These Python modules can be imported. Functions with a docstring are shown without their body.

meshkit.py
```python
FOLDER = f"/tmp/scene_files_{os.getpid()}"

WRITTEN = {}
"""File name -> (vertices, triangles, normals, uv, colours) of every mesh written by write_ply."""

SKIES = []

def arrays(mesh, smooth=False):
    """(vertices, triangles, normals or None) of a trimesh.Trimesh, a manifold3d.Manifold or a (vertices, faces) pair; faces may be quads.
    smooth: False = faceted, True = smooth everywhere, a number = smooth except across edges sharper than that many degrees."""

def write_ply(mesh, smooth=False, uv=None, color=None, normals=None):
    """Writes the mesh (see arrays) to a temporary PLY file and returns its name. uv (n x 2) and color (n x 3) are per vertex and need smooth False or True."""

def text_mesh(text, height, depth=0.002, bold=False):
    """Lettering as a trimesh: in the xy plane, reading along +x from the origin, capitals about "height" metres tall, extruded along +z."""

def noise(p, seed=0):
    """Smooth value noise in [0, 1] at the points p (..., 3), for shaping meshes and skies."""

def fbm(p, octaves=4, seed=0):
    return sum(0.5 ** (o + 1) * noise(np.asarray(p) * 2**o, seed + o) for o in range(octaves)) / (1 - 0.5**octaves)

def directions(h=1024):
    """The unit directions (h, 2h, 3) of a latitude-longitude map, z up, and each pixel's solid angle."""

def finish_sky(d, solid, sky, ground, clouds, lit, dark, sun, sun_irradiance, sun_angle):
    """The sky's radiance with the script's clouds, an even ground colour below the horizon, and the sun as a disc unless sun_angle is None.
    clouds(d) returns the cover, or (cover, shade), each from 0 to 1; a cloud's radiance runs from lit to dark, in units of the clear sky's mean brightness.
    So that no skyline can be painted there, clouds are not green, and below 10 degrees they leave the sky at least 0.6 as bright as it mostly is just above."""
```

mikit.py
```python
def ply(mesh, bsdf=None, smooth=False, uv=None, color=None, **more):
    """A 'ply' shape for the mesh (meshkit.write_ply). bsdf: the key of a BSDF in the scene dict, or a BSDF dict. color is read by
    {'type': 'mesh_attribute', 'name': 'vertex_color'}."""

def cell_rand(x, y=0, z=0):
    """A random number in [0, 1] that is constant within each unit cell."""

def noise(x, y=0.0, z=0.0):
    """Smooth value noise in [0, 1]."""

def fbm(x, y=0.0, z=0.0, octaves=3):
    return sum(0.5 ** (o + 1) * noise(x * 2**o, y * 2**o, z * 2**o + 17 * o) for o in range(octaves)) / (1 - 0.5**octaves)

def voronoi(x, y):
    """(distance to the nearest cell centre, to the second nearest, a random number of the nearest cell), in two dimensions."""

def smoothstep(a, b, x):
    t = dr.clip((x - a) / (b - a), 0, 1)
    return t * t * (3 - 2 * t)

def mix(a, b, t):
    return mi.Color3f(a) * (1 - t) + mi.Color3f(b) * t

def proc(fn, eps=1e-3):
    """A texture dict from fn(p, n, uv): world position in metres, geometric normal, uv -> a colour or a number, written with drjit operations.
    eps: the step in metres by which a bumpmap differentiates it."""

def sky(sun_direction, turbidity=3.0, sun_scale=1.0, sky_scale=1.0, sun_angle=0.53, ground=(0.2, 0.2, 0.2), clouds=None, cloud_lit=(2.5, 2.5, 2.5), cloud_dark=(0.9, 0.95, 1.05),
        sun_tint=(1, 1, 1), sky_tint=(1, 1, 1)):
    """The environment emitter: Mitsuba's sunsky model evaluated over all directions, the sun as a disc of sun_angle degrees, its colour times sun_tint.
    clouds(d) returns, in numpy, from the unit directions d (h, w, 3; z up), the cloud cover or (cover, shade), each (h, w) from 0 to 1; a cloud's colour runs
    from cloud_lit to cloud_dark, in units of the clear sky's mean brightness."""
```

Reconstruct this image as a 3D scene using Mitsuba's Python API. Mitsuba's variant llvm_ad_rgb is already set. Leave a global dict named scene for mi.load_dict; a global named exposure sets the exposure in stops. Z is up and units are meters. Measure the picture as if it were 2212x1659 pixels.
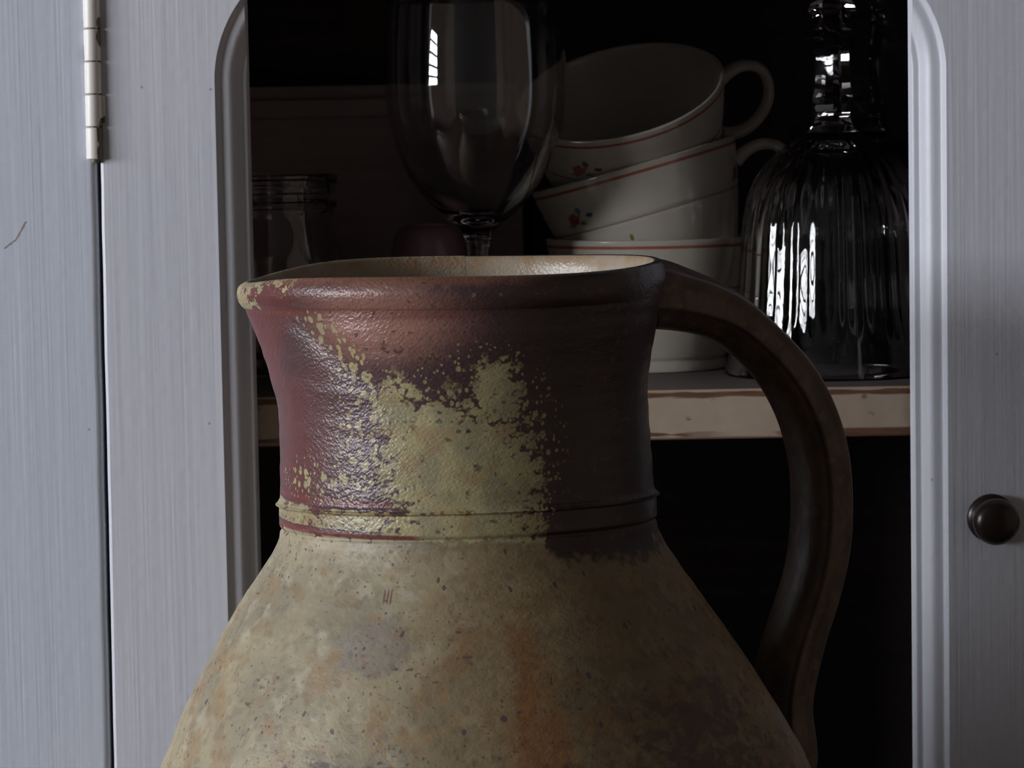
import math
import numpy as np
import trimesh
import drjit as dr
import mitsuba as mi
from scipy.interpolate import PchipInterpolator, CubicSpline
import mikit, meshkit
from mikit import noise, fbm, voronoi, cell_rand, smoothstep, mix, proc

T = mi.ScalarTransform4f
scene, labels = {}, {}

# ------------------------------------------------------------------ camera, light, exposure
PITCH, ROLL, DIST = math.radians(4.7), math.radians(1.0), 1.55
CAM = [0.0, -DIST * math.cos(PITCH), 1.25 + DIST * math.sin(PITCH)]
scene['camera'] = {
    'type': 'thinlens', 'fov': 2 * math.degrees(math.atan(1106 / 6500)), 'fov_axis': 'x',
    'aperture_radius': 0.0016, 'focus_distance': 1.36, 'near_clip': 0.05, 'far_clip': 20.0,
    'to_world': T().look_at(origin=CAM, target=[0, 0, 1.25], up=[math.sin(ROLL), 0, math.cos(ROLL)])}
exposure = 1.21
DAYLIGHT = [17.0, 17.2, 18.2]          # radiance of the overcast sky in the window panes
WIN = dict(x=-2.4, y0=-2.12, y1=-0.38, z0=1.37, z1=1.90)   # the window in the left wall


# ------------------------------------------------------------------ helpers
def numbered(key):
    if key not in scene and key not in labels and not any(k.startswith(key + '__') for k in scene):
        return key
    n = 1
    while True:
        k = f'{key}_{n:03d}'
        if k not in scene and k not in labels and not any(q.startswith(k + '__') for q in scene):
            return k
        n += 1


def obj(name, shape, parent=None, **lab):
    key = numbered((parent + '__' if parent else '') + name)
    scene[key] = shape
    if lab:
        labels[key] = lab
    return key


def tm(v, f):
    m = trimesh.Trimesh(np.asarray(v, float), np.asarray(f, int), process=False)
    return m


def outward(m):
    if m.volume < 0:
        m.invert()
    return m


def box(x0, x1, y0, y1, z0, z1, bevel=0.0):
    if bevel <= 0:
        m = trimesh.creation.box(extents=[x1 - x0, y1 - y0, z1 - z0])
        m.apply_translation([(x0 + x1) / 2, (y0 + y1) / 2, (z0 + z1) / 2])
        return m
    pts = []
    for sx in (0, 1):
        for sy in (0, 1):
            for sz in (0, 1):
                c = np.array([(x0, x1)[sx], (y0, y1)[sy], (z0, z1)[sz]])
                s = np.array([1 - 2 * sx, 1 - 2 * sy, 1 - 2 * sz]) * bevel
                k = 1 - math.sqrt(0.5)
                pts += [c + s * [0, 1, 1], c + s * [1, 0, 1], c + s * [1, 1, 0],
                        c + s * [k, k, 1], c + s * [1, k, k], c + s * [k, 1, k]]
    return trimesh.convex.convex_hull(np.array(pts))


def lathe(prof, n=96, rfun=None, close=True):
    """Closed body of revolution of the (r, z) polygon; rfun(theta, r, z, i) changes radii."""
    prof = np.asarray(prof, float)
    th = np.arange(n) * 2 * np.pi / n
    m = len(prof)
    TH, R = np.meshgrid(th, prof[:, 0], indexing='xy')
    Z = np.repeat(prof[:, 1][:, None], n, 1)
    if rfun is not None:
        R = rfun(TH, R, Z)
    v = np.stack([R * np.cos(TH), R * np.sin(TH), Z], -1).reshape(-1, 3)
    f = []
    idx = np.arange(n)
    nx = (idx + 1) % n
    for i in range(m - (0 if close else 1)):
        j = (i + 1) % m
        a, b, c, d = i * n + idx, i * n + nx, j * n + nx, j * n + idx
        f.append(np.stack([a, b, c], 1))
        f.append(np.stack([a, c, d], 1))
    f = np.vstack(f)
    mm = tm(v, f)
    mm.merge_vertices(digits_vertex=9)
    mm.update_faces(mm.nondegenerate_faces())
    return outward(mm)


def dense(pts, n):
    """Evenly resampled smooth curve through 2-D points (centripetal spline)."""
    p = np.asarray(pts, float)
    t = np.r_[0, np.cumsum(np.sqrt(np.linalg.norm(np.diff(p, axis=0), axis=1)) + 1e-9)]
    c = CubicSpline(t, p)(np.linspace(0, t[-1], n))
    return c


# ------------------------------------------------------------------ materials
def principled(color, rough=0.5, spec=0.5, **more):
    c = color if isinstance(color, dict) else {'type': 'rgb', 'value': list(color)}
    r = rough if isinstance(rough, dict) else float(rough)
    return {'type': 'principled', 'base_color': c, 'roughness': r, 'specular': spec, **more}


def bump(bsdf, fn, scale=1.0, eps=4e-4):
    return {'type': 'twosided', 'bsdf': {'type': 'bumpmap', 'arbitrary': proc(fn, eps=eps), 'scale': scale, 'bsdf': bsdf}}


def two(b):
    return {'type': 'twosided', 'bsdf': b}


PAINT = (0.545, 0.56, 0.61)


def seg_dist(x, z, ax, az, bx, bz):
    ex, ez = bx - ax, bz - az
    t = dr.clip(((x - ax) * ex + (z - az) * ez) / (ex * ex + ez * ez), 0, 1)
    return dr.sqrt(dr.square(x - ax - t * ex) + dr.square(z - az - t * ez))


def paint_color(p, n, uv):
    streak = fbm(p.x * 900, p.z * 9, 3.0, 3)
    broad = fbm(p.x * 22, p.z * 9, 1.0, 2)
    c = mix(PAINT, (0.495, 0.517, 0.58), dr.clip((streak - 0.35) * 1.3, 0, 1))
    c = mix(c, (0.59, 0.585, 0.615), dr.clip((broad - 0.5) * 1.5, 0, 1))
    frame = smoothstep(-0.2085, -0.215, p.x)
    c = mix(c, c * mi.Color3f(0.95, 0.99, 1.02), frame)
    # a small brown scuff on the frame stile, and a few fly spots
    d = dr.minimum(seg_dist(p.x, p.z, -0.2588, 1.3245, -0.2530, 1.3288), seg_dist(p.x, p.z, -0.2530, 1.3288, -0.2478, 1.3375))
    w = 0.0005 * noise(p.z * 900, p.x * 900) + 0.00015
    c = mix(c, (0.17, 0.11, 0.08), 0.75 * (1 - smoothstep(w * 0.5, w + 0.0003, d)))
    v1, _, r = voronoi(p.x * 28, p.z * 28)
    c = mix(c, (0.25, 0.20, 0.15), 0.6 * dr.select((r > 0.86) & (v1 < 0.02), 1.0, 0.0))
    return c


def paint_bump(p, n, uv):
    return 0.00010 * fbm(p.x * 1000, p.z * 11, p.y * 300, 3) + 0.00012 * fbm(p.x * 170, p.z * 4, p.y * 100, 2) \
        + 0.00006 * noise(p.x * 260, p.z * 180, p.y * 200)


scene['m_paint'] = bump(principled(proc(paint_color), 0.42, 0.45), paint_bump)


def paint_mould(p, n, uv):
    c = mix((0.60, 0.61, 0.655), (0.52, 0.54, 0.60), fbm(p.x * 300, p.z * 14, p.y * 200, 2))
    v1, _, r = voronoi(p.x * 60 + p.y * 60, p.z * 60)
    return mix(c, (0.2, 0.15, 0.09), 0.7 * dr.select((r > 0.93) & (v1 < 0.035), 1.0, 0.0))


scene['m_mould'] = bump(principled(proc(paint_mould), 0.4, 0.45),
                        lambda p, n, uv: 0.00008 * fbm(p.x * 500, p.z * 30, p.y * 500, 2))


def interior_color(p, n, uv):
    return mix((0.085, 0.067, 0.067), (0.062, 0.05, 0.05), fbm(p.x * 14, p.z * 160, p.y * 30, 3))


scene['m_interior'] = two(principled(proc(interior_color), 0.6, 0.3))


def board_color(p, n, uv):
    return mix((0.56, 0.44, 0.45), (0.46, 0.36, 0.37), fbm(p.x * 10, p.z * 220, 2.0, 3))


scene['m_board'] = two(principled(proc(board_color), 0.6, 0.3))


def shelf_color(p, n, uv):
    # cream paint worn through to brown wood along both arrises of the front edge; darker top
    nz = fbm(p.x * 60, p.z * 300, 4.0, 3)
    big = fbm(p.x * 24, 2.0, 1.0, 3)
    cream = mix((0.37, 0.295, 0.225), (0.31, 0.245, 0.185), fbm(p.x * 150, p.z * 150, 1.0, 3))
    wood = mix((0.16, 0.075, 0.04), (0.07, 0.035, 0.025), fbm(p.x * 90, p.z * 700, 1.0, 3))
    top = smoothstep(0.0019, 0.0009, dr.abs(p.z - 1.2404) + (nz - 0.5) * 0.0022)
    low = smoothstep(0.0018, 0.0006, dr.abs(p.z - 1.2196) + (nz - 0.5) * 0.003) * smoothstep(0.30, 0.5, big + 0.15 * smoothstep(0.1, 0.16, p.x))
    right = smoothstep(0.155, 0.165, p.x + (nz - 0.5) * 0.02) * smoothstep(1.2222, 1.2208, p.z)
    under = smoothstep(1.2186, 1.2174, p.z + (nz - 0.5) * 0.0008) * 0.7
    v1, _, r = voronoi(p.x * 85, p.z * 85 + 3)
    spot = dr.select((r > 0.62) & (v1 < 0.15 * r), 0.6, 0.0) * smoothstep(0.42, 0.52, nz + 0.1)
    c = mix(cream, wood, dr.maximum(dr.maximum(top, low), dr.maximum(dr.maximum(right, under), spot)))
    c = mix(c, (0.40, 0.27, 0.17), smoothstep(1.2418, 1.2424, p.z) * 0.7)
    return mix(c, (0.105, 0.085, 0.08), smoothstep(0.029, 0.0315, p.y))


scene['m_shelf'] = two(principled(proc(shelf_color), 0.55, 0.4))


def knuckle_color(p, n, uv):
    c = mix((0.70, 0.665, 0.62), (0.62, 0.585, 0.545), fbm(p.x * 300, p.z * 40, 1.0, 2))
    chip = fbm(p.z * 130, p.x * 260, 5.0, 3) * 0.9 + smoothstep(-0.0098 - 0.2, -0.2, p.x) * 0.0
    ox = (p.x + 0.2111) / 0.0042
    k = chip + 0.33 * smoothstep(0.25, 0.5, ox) * smoothstep(1.3862, 1.3852, p.z) + 0.38 * smoothstep(0.4, 1.0, ox) + 0.22 * smoothstep(-0.75, -1.0, ox) - 0.12 * smoothstep(1.375, 1.40, p.z)
    c = mix(c, (0.10, 0.085, 0.055), smoothstep(0.68, 0.72, k))
    return c


scene['m_knuckle'] = two(principled(proc(knuckle_color), 0.42, 0.5))
scene['m_oldbrass'] = two(principled((0.12, 0.10, 0.06), 0.5, 0.5))
scene['m_knob'] = two(principled((0.020, 0.011, 0.008), 0.30, 0.45))
scene['m_glass'] = {'type': 'dielectric', 'int_ior': 1.52, 'ext_ior': 1.0}
scene['m_pink'] = two(principled((0.30, 0.19, 0.23), 0.22, 0.5))
scene['m_pot'] = two(principled((0.07, 0.045, 0.04), 0.4, 0.4))
scene['m_wall'] = two(principled((0.075, 0.07, 0.065), 0.8, 0.2))
scene['m_wallwarm'] = two(principled((0.31, 0.24, 0.19), 0.8, 0.2))
scene['m_ceiling'] = two(principled((0.12, 0.12, 0.115), 0.85, 0.2))
scene['m_floor'] = two(principled(proc(lambda p, n, uv: mix((0.09, 0.06, 0.04), (0.055, 0.037, 0.027), fbm(p.x * 60, p.y * 4, 1.0, 3))), 0.5, 0.4))
scene['m_counter'] = two(principled(proc(lambda p, n, uv: mix((0.16, 0.10, 0.06), (0.10, 0.06, 0.04), fbm(p.x * 5, p.y * 90, 1.0, 3))), 0.45, 0.4))
scene['m_window'] = two(principled((0.6, 0.6, 0.6), 0.5, 0.4))

# ------------------------------------------------------------------ jug fields (colour, relief, roughness)
AX, AY = -0.0212, -0.2
VRIM = 0.78          # uv.y offset that marks the inside of the jug (set where the mesh is made)


def deg(p):
    return dr.atan2(p.x - AX, -(p.y - AY)) * (180 / math.pi)


def ell(th, z, t0, z0, a, b):
    return 1 - dr.sqrt(dr.square((th - t0) / a) + dr.square((z - z0) / b))


def jug_masks(p):
    th, z = deg(p), p.z
    q = p
    n1 = fbm(q.x * 260, q.y * 260, q.z * 260, 3) - 0.5
    n2 = noise(q.x * 900, q.y * 900, q.z * 900) - 0.5
    nb = fbm(q.x * 70 + 5, q.y * 70, q.z * 70, 3) - 0.5
    # where the dark glaze of the neck ends
    edge = 1.2075 - 0.0085 * smoothstep(14, 34, th) - 0.005 * smoothstep(34, 50, th) * smoothstep(95, 60, th) + n1 * 0.010 + nb * 0.010 + n2 * 0.002
    soft = 0.0006 + 0.0022 * smoothstep(10, 24, th)
    neck = smoothstep(-1, 1, (z - edge) / soft)
    # pale ash glaze over the neck
    a = dr.maximum(ell(th, z, 1.5, 1.233, 23, 0.031), ell(th, z, -9, 1.243, 15, 0.024) * 0.8)
    a = dr.maximum(a, ell(th, z, 10.5, 1.270, 6.5, 0.016) * 0.8)
    a = dr.maximum(a, ell(th, z, 1, 1.207, 24, 0.022))
    a = dr.maximum(a, 0.55 * ell(th, z, -19, 1.262, 7, 0.013))
    a = dr.minimum(a, (23.5 - th) * 0.14)
    a = dr.minimum(a, (th + 27) * 0.14)
    band = smoothstep(1.2098, 1.2108, z) * smoothstep(1.2205, 1.2188, z) * smoothstep(22, 8, th) - 0.74 - 0.12 * smoothstep(-5, -20, th) + 0.16 * smoothstep(-45, -70, th) + nb * 0.8
    base = dr.maximum(a, band)
    ash = smoothstep(-0.14, 0.22, base + n1 * 1.2 + n2 * 0.4)
    # scattered spots round it, and along the fold of the spout
    fold = 1 - dr.abs((z - 1.262) * 640 - (-20 - th)) / (11 + 10 * smoothstep(1.285, 1.262, z))
    fold = fold * smoothstep(1.308, 1.298, z) * smoothstep(1.252, 1.262, z)
    lowl = ell(th, z, -48, 1.231, 30, 0.012)
    mid = ell(th, z, -26, 1.247, 17, 0.025)
    near = dr.maximum(ell(th, z, 5, 1.245, 30, 0.052) * 1.2, dr.maximum(fold * 1.1, dr.maximum(lowl * 0.9, mid * 1.3)))
    u = th * 0.00146
    wx, wz = u + n1 * 0.0012, z + nb * 0.002
    d1, _, r1 = voronoi(wx * 210, wz * 190)
    d2, _, r2 = voronoi(wx * 420 + 7, wz * 330)
    s1 = smoothstep(0.16, 0.0, d1 - 0.42 * dr.clip(near, 0, 1) * smoothstep(0.45, 0.8, r1))
    s2 = smoothstep(0.2, 0.0, d2 - 0.45 * dr.clip(near, 0, 1) * smoothstep(0.5, 0.8, r2))
    spots = dr.maximum(s1 * smoothstep(0.35, 0.6, r1), s2 * smoothstep(0.4, 0.6, r2)) * smoothstep(0.03, 0.15, near)
    lip = smoothstep(0.0, 0.12, (-78 - th) * 0.03 + n1 * 1.1 + 0.15) * smoothstep(1.3025, 1.3035, z)
    lip = dr.maximum(lip, smoothstep(0.22, 0.3, n1 + 0.1 * n2) * smoothstep(1.3055, 1.307, z) * smoothstep(34, 24, th))
    lip = dr.maximum(lip, smoothstep(0.0, 0.12, n1 + 0.3 * n2 + 0.02 + 0.006 * (-62 - th)) * smoothstep(1.3085, 1.3105, z) * smoothstep(-46, -56, th))
    ash = dr.clip(dr.maximum(dr.maximum(ash, spots * 0.9), lip), 0, 1)
    return th, z, neck, ash, n1, n2, nb


def jug_color(p, n, uv):
    th, z, neck, ash, n1, n2, nb = jug_masks(p)
    # buff body
    nl = fbm(p.x * 28, p.y * 28, p.z * 28 + 9, 3)
    nm = fbm(p.x * 110, p.y * 110, p.z * 80, 3)
    buff = mix((0.315, 0.275, 0.175), (0.225, 0.197, 0.135), smoothstep(0.3, 0.7, nl))
    buff = mix(buff, (0.37, 0.335, 0.245), 0.6 * smoothstep(0.55, 0.75, nm))
    buff = mix(buff, (0.25, 0.15, 0.07), 0.5 * smoothstep(0.52, 0.72, fbm(p.x * 85, p.y * 85 + 3, p.z * 60, 3)) * smoothstep(1.205, 1.165, z))
    grey = smoothstep(0.0, 0.25, ell(th, z, -21, 1.165, 10, 0.013) + n1 * 0.5)
    buff = mix(buff, (0.215, 0.188, 0.160), 0.75 * grey)
    streak = fbm(th * 0.35, z * 9, 2.0, 3)
    rust = dr.clip(ell(th, z, 13.5, 1.120, 7.5, 0.068) * 2.0, 0, 1) * smoothstep(0.1, 0.6, streak + nb * 0.9)
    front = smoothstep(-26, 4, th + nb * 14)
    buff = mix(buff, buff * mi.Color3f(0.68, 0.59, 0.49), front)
    buff = mix(buff, (0.20, 0.085, 0.028), 0.8 * rust)
    dark = smoothstep(-0.15, 0.5, dr.maximum(ell(th, z, 50, 1.128, 24, 0.024), dr.maximum(ell(th, z, 40, 1.108, 40, 0.016), ell(th, z, -22, 1.1165, 17, 0.0055))) - 0.22 + nb * 1.3 + n1 * 1.6 + n2 * 0.4)
    buff = mix(buff, (0.085, 0.05, 0.045), 0.8 * dark)
    # mottling and specks: small dark pits, thin streaks and rusty dots
    m1 = noise(p.x * 330, p.y * 330, p.z * 260)
    m2 = noise(p.x * 520 + 7, p.y * 520, p.z * 380)
    m3 = noise(p.x * 170, p.y * 170 + 5, p.z * 130)
    buff = mix(buff, buff * mi.Color3f(0.80, 0.79, 0.80), 0.8 * smoothstep(0.5, 0.8, m1))
    buff = mix(buff, buff * mi.Color3f(1.14, 1.13, 1.06), 0.7 * smoothstep(0.55, 0.85, m2))
    buff = mix(buff, (0.255, 0.165, 0.075), 0.42 * smoothstep(0.60, 0.85, m3) * smoothstep(0.35, 0.65, nl + 0.1))
    u = th * 0.0021
    clump = smoothstep(0.36, 0.62, fbm(p.x * 36, p.y * 36, p.z * 36 + 4, 2))
    k1 = noise(p.x * 640 + 3, p.y * 640, p.z * 420) + 0.10 * clump
    k2 = noise(p.x * 1000 + 11, p.y * 1000, p.z * 700) + 0.06 * clump
    k3 = noise(p.x * 420 + 5, p.y * 420 + 9, p.z * 340)
    s3, _, r3 = voronoi(u * 70 + 3 + n1 * 0.15, z * 55)
    big = smoothstep(0.02, 0.0, s3 - 0.065 * r3 - 0.02 * n1) * smoothstep(0.78, 0.8, r3)
    buff = mix(buff, (0.24, 0.115, 0.04), 0.65 * smoothstep(0.86, 0.93, k3))
    buff = mix(buff, (0.105, 0.075, 0.06), 0.6 * smoothstep(0.84, 0.93, k2))
    buff = mix(buff, (0.085, 0.05, 0.045), 0.75 * smoothstep(0.90, 0.97, k1))
    buff = mix(buff, (0.07, 0.045, 0.055), 0.85 * big)
    # a little brown scratch on the shoulder and two pits seen at the left
    sc = dr.minimum(dr.abs(th + 21.3 + (z - 1.184) * 60), dr.minimum(dr.abs(th + 20.3 + (z - 1.184) * 40), dr.abs(th + 19.4 + (z - 1.184) * 30)))
    buff = mix(buff, (0.12, 0.05, 0.035), 0.8 * smoothstep(0.35, 0.15, sc) * smoothstep(0.0035, 0.002, dr.abs(z - 1.1845)))
    # dark glaze
    red = smoothstep(-28, -62, th + n1 * 30)
    dk = mix((0.060, 0.034, 0.036), (0.120, 0.030, 0.027), dr.clip(red * 0.8 * smoothstep(0.25, 0.6, nl + 0.1), 0, 1))
    dk = mix(dk, (0.090, 0.046, 0.047), 0.6 * dr.clip(ell(th, z, -45, 1.265, 45, 0.06), 0, 1))
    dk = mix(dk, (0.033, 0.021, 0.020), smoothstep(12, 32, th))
    dk = mix(dk, (0.255, 0.125, 0.095), 0.95 * smoothstep(0.0, 0.75, ell(th, z, -22, 1.300, 34, 0.024) + n1 * 0.25))
    dk = mix(dk, (0.13, 0.045, 0.036), 0.6 * smoothstep(0.003, 0.001, dr.abs(z - 1.3035)) * smoothstep(10, -8, th))
    dk = mix(dk, (0.20, 0.088, 0.05), 0.7 * smoothstep(1.314, 1.318, z + n1 * 0.003) * smoothstep(40, 5, th))
    dk = mix(dk, (0.030, 0.018, 0.02), 0.65 * smoothstep(0.22, 0.34, n1 + 0.35 * n2))
    dk = mix(dk, (0.14, 0.035, 0.03), 0.8 * smoothstep(0.0016, 0.0006, dr.abs(z - 1.2222)) * smoothstep(-12, -24, th))
    ashc = mix((0.315, 0.275, 0.145), (0.24, 0.213, 0.125), smoothstep(0.35, 0.65, nm))
    ashc = mix(ashc, (0.28, 0.17, 0.075), 0.4 * smoothstep(0.58, 0.7, fbm(p.x * 150, p.y * 150 + 2, p.z * 150, 2)))
    c = mix(dk, (0.15, 0.105, 0.055), smoothstep(0, 0.5, ash))
    c = mix(c, ashc, smoothstep(0.25, 1.0, ash))
    c = mix(c, (0.075, 0.045, 0.03), 0.7 * smoothstep(0.17, 0.27, n1 + 0.25 * n2) * neck)
    c = mix(buff, c, neck)
    # dark red in the groove under the ring
    gz = z - 1.2083
    groove = smoothstep(0.0015, 0.0006, dr.abs(gz)) * dr.maximum(smoothstep(-11, -16, th), smoothstep(17, 24, th) * 0.8) * smoothstep(-0.25, -0.05, n1 + 0.05)
    c = mix(c, mix((0.135, 0.036, 0.03), (0.03, 0.018, 0.02), smoothstep(0, 15, th)), 0.9 * groove)
    # inside: cream glaze, tan towards the rim
    ins = mix((0.275, 0.232, 0.172), (0.25, 0.165, 0.095), dr.clip(smoothstep(0.4, 0.7, nm) * 0.7 + smoothstep(1.309, 1.3195, z) * 0.5 * smoothstep(40, -20, p.x * 400), 0, 1))
    return mix(c, ins, dr.select(uv.y > VRIM, 1.0, 0.0))


def jug_rough(p, n, uv):
    th, z = deg(p), p.z
    return 0.33 + 0.15 * smoothstep(1.211, 1.205, z) + 0.08 * noise(p.x * 300, p.y * 300, p.z * 300)


def jug_relief(p, n, uv):
    th, z = deg(p), p.z
    up = smoothstep(1.205, 1.215, z)
    peel = fbm(p.x * 900, p.y * 900, p.z * 900, 2)
    coarse = fbm(p.x * 210, p.y * 210, p.z * 260, 2)
    fine = noise(p.x * 1500, p.y * 1500, p.z * 1500)
    lf = smoothstep(5, -35, th)
    return (0.00012 + (0.00003 + 0.00013 * lf) * up) * peel + (0.00022 - 0.00008 * up) * coarse + (0.00003 + (0.00004 + 0.00005 * lf) * up) * fine


scene['m_jug'] = bump(principled(proc(jug_color), proc(jug_rough), 0.43), jug_relief, eps=2.5e-4)


def handle_color(p, n, uv):
    n1 = fbm(p.x * 120, p.y * 120, p.z * 60, 3)
    c = mix((0.058, 0.038, 0.030), (0.095, 0.058, 0.038), smoothstep(0.35, 0.65, n1))
    c = mix(c, (0.13, 0.09, 0.05), 0.5 * smoothstep(0.6, 0.72, fbm(p.x * 300, p.y * 300, p.z * 200, 2)))
    return mix(c, (0.09, 0.045, 0.04), smoothstep(1.31, 1.325, p.z))


scene['m_handle'] = bump(principled(proc(handle_color), 0.42, 0.45),
                         lambda p, n, uv: 0.00025 * fbm(p.x * 420, p.y * 420, p.z * 160, 3) + 0.0004 * noise(p.x * 120, p.y * 120, p.z * 60), eps=3e-4)

# ------------------------------------------------------------------ the room
W = WIN


def struct(name, mesh, mat, parent=None, label=None):
    key = obj(name, mikit.ply(mesh, mat), parent)
    if parent is None:
        labels[key] = {'kind': 'structure', **({'label': label} if label else {})}
    return key


X0, X1, Y0, Y1, ZC = W['x'], 1.5, -2.8, 0.352, 2.45
struct('floor', box(X0 - .1, X1 + .1, Y0 - .1, Y1 + .1, -0.1, 0.0), 'm_floor')
struct('ceiling', box(X0 - .1, X1 + .1, Y0 - .1, Y1 + .1, ZC, ZC + .1), 'm_ceiling')
struct('wall_back', box(X0 - .1, X1 + .1, Y1, Y1 + .1, 0, ZC), 'm_wall')
struct('wall_front', box(X0 - .1, X1 + .1, Y0 - .1, Y0, 0, ZC), 'm_wall')
struct('wall_right', box(X1, X1 + .1, Y0, Y1, 0, ZC), 'm_wallwarm')
struct('wall_left', trimesh.util.concatenate([
    box(X0 - .1, X0, Y0, W['y0'], 0, ZC), box(X0 - .1, X0, W['y1'], Y1, 0, ZC),
    box(X0 - .1, X0, W['y0'], W['y1'], 0, W['z0']), box(X0 - .1, X0, W['y0'], W['y1'], W['z1'], ZC)]), 'm_wall')
# window: frame, glazing bars (2 columns, 5 rows) and bright panes
fr = 0.03
wx0, wx1 = X0 - 0.055, X0 - 0.02
labels['window_1'] = {'kind': 'structure'}
obj('frame', mikit.ply(trimesh.util.concatenate([
    box(wx0, wx1, W['y0'], W['y0'] + fr, W['z0'], W['z1']), box(wx0, wx1, W['y1'] - fr, W['y1'], W['z0'], W['z1']),
    box(wx0, wx1, W['y0'] + fr, W['y1'] - fr, W['z0'], W['z0'] + fr), box(wx0, wx1, W['y0'] + fr, W['y1'] - fr, W['z1'] - fr, W['z1'])]), 'm_window'), 'window_1')
ya, yb, za, zb = W['y0'] + fr, W['y1'] - fr, W['z0'] + fr, W['z1'] - fr
ym = (ya + yb) / 2
obj('glazing_bar', mikit.ply(box(wx0, wx1, ym - .011, ym + .011, za, zb), 'm_window'), 'window_1')
for k in range(1, 5):
    zz = za + (zb - za) * k / 5
    for a, b in ((ya, ym - .011), (ym + .011, yb)):
        obj('glazing_bar', mikit.ply(box(wx0, wx1, a, b, zz - .009, zz + .009), 'm_window'), 'window_1')
for c, (a, b) in enumerate(((ya, ym - .011), (ym + .011, yb))):
    for k in range(5):
        z0 = za + (zb - za) * k / 5 + (0.009 if k else 0)
        z1 = za + (zb - za) * (k + 1) / 5 - (0.009 if k < 4 else 0)
        xp = X0 - 0.04
        v = np.array([[xp, a, z0], [xp, b, z0], [xp, b, z1], [xp, a, z1]])
        obj('pane', mikit.ply(tm(v, [[0, 1, 2], [0, 2, 3]]), two(principled((0.1, 0.1, 0.1), 0.3)),
                              emitter={'type': 'area', 'radiance': {'type': 'rgb', 'value': DAYLIGHT}}), 'window_1')

# ------------------------------------------------------------------ countertop
obj('countertop', mikit.ply(box(-0.75, 0.75, -0.42, 0.348, 0.875, 0.911, 0.004), 'm_counter'),
    label='brown wooden counter under the stoneware jug and the cupboard', category='counter')

# ------------------------------------------------------------------ cupboard
CUP = 'cupboard'
labels[CUP] = {'label': 'pale blue-grey painted wall cupboard with an open framed door behind the jug', 'category': 'cupboard'}
CZ0, CZ1, FT = 0.912, 1.60, 0.022
IX0, IX1 = -0.252, 0.325

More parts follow.
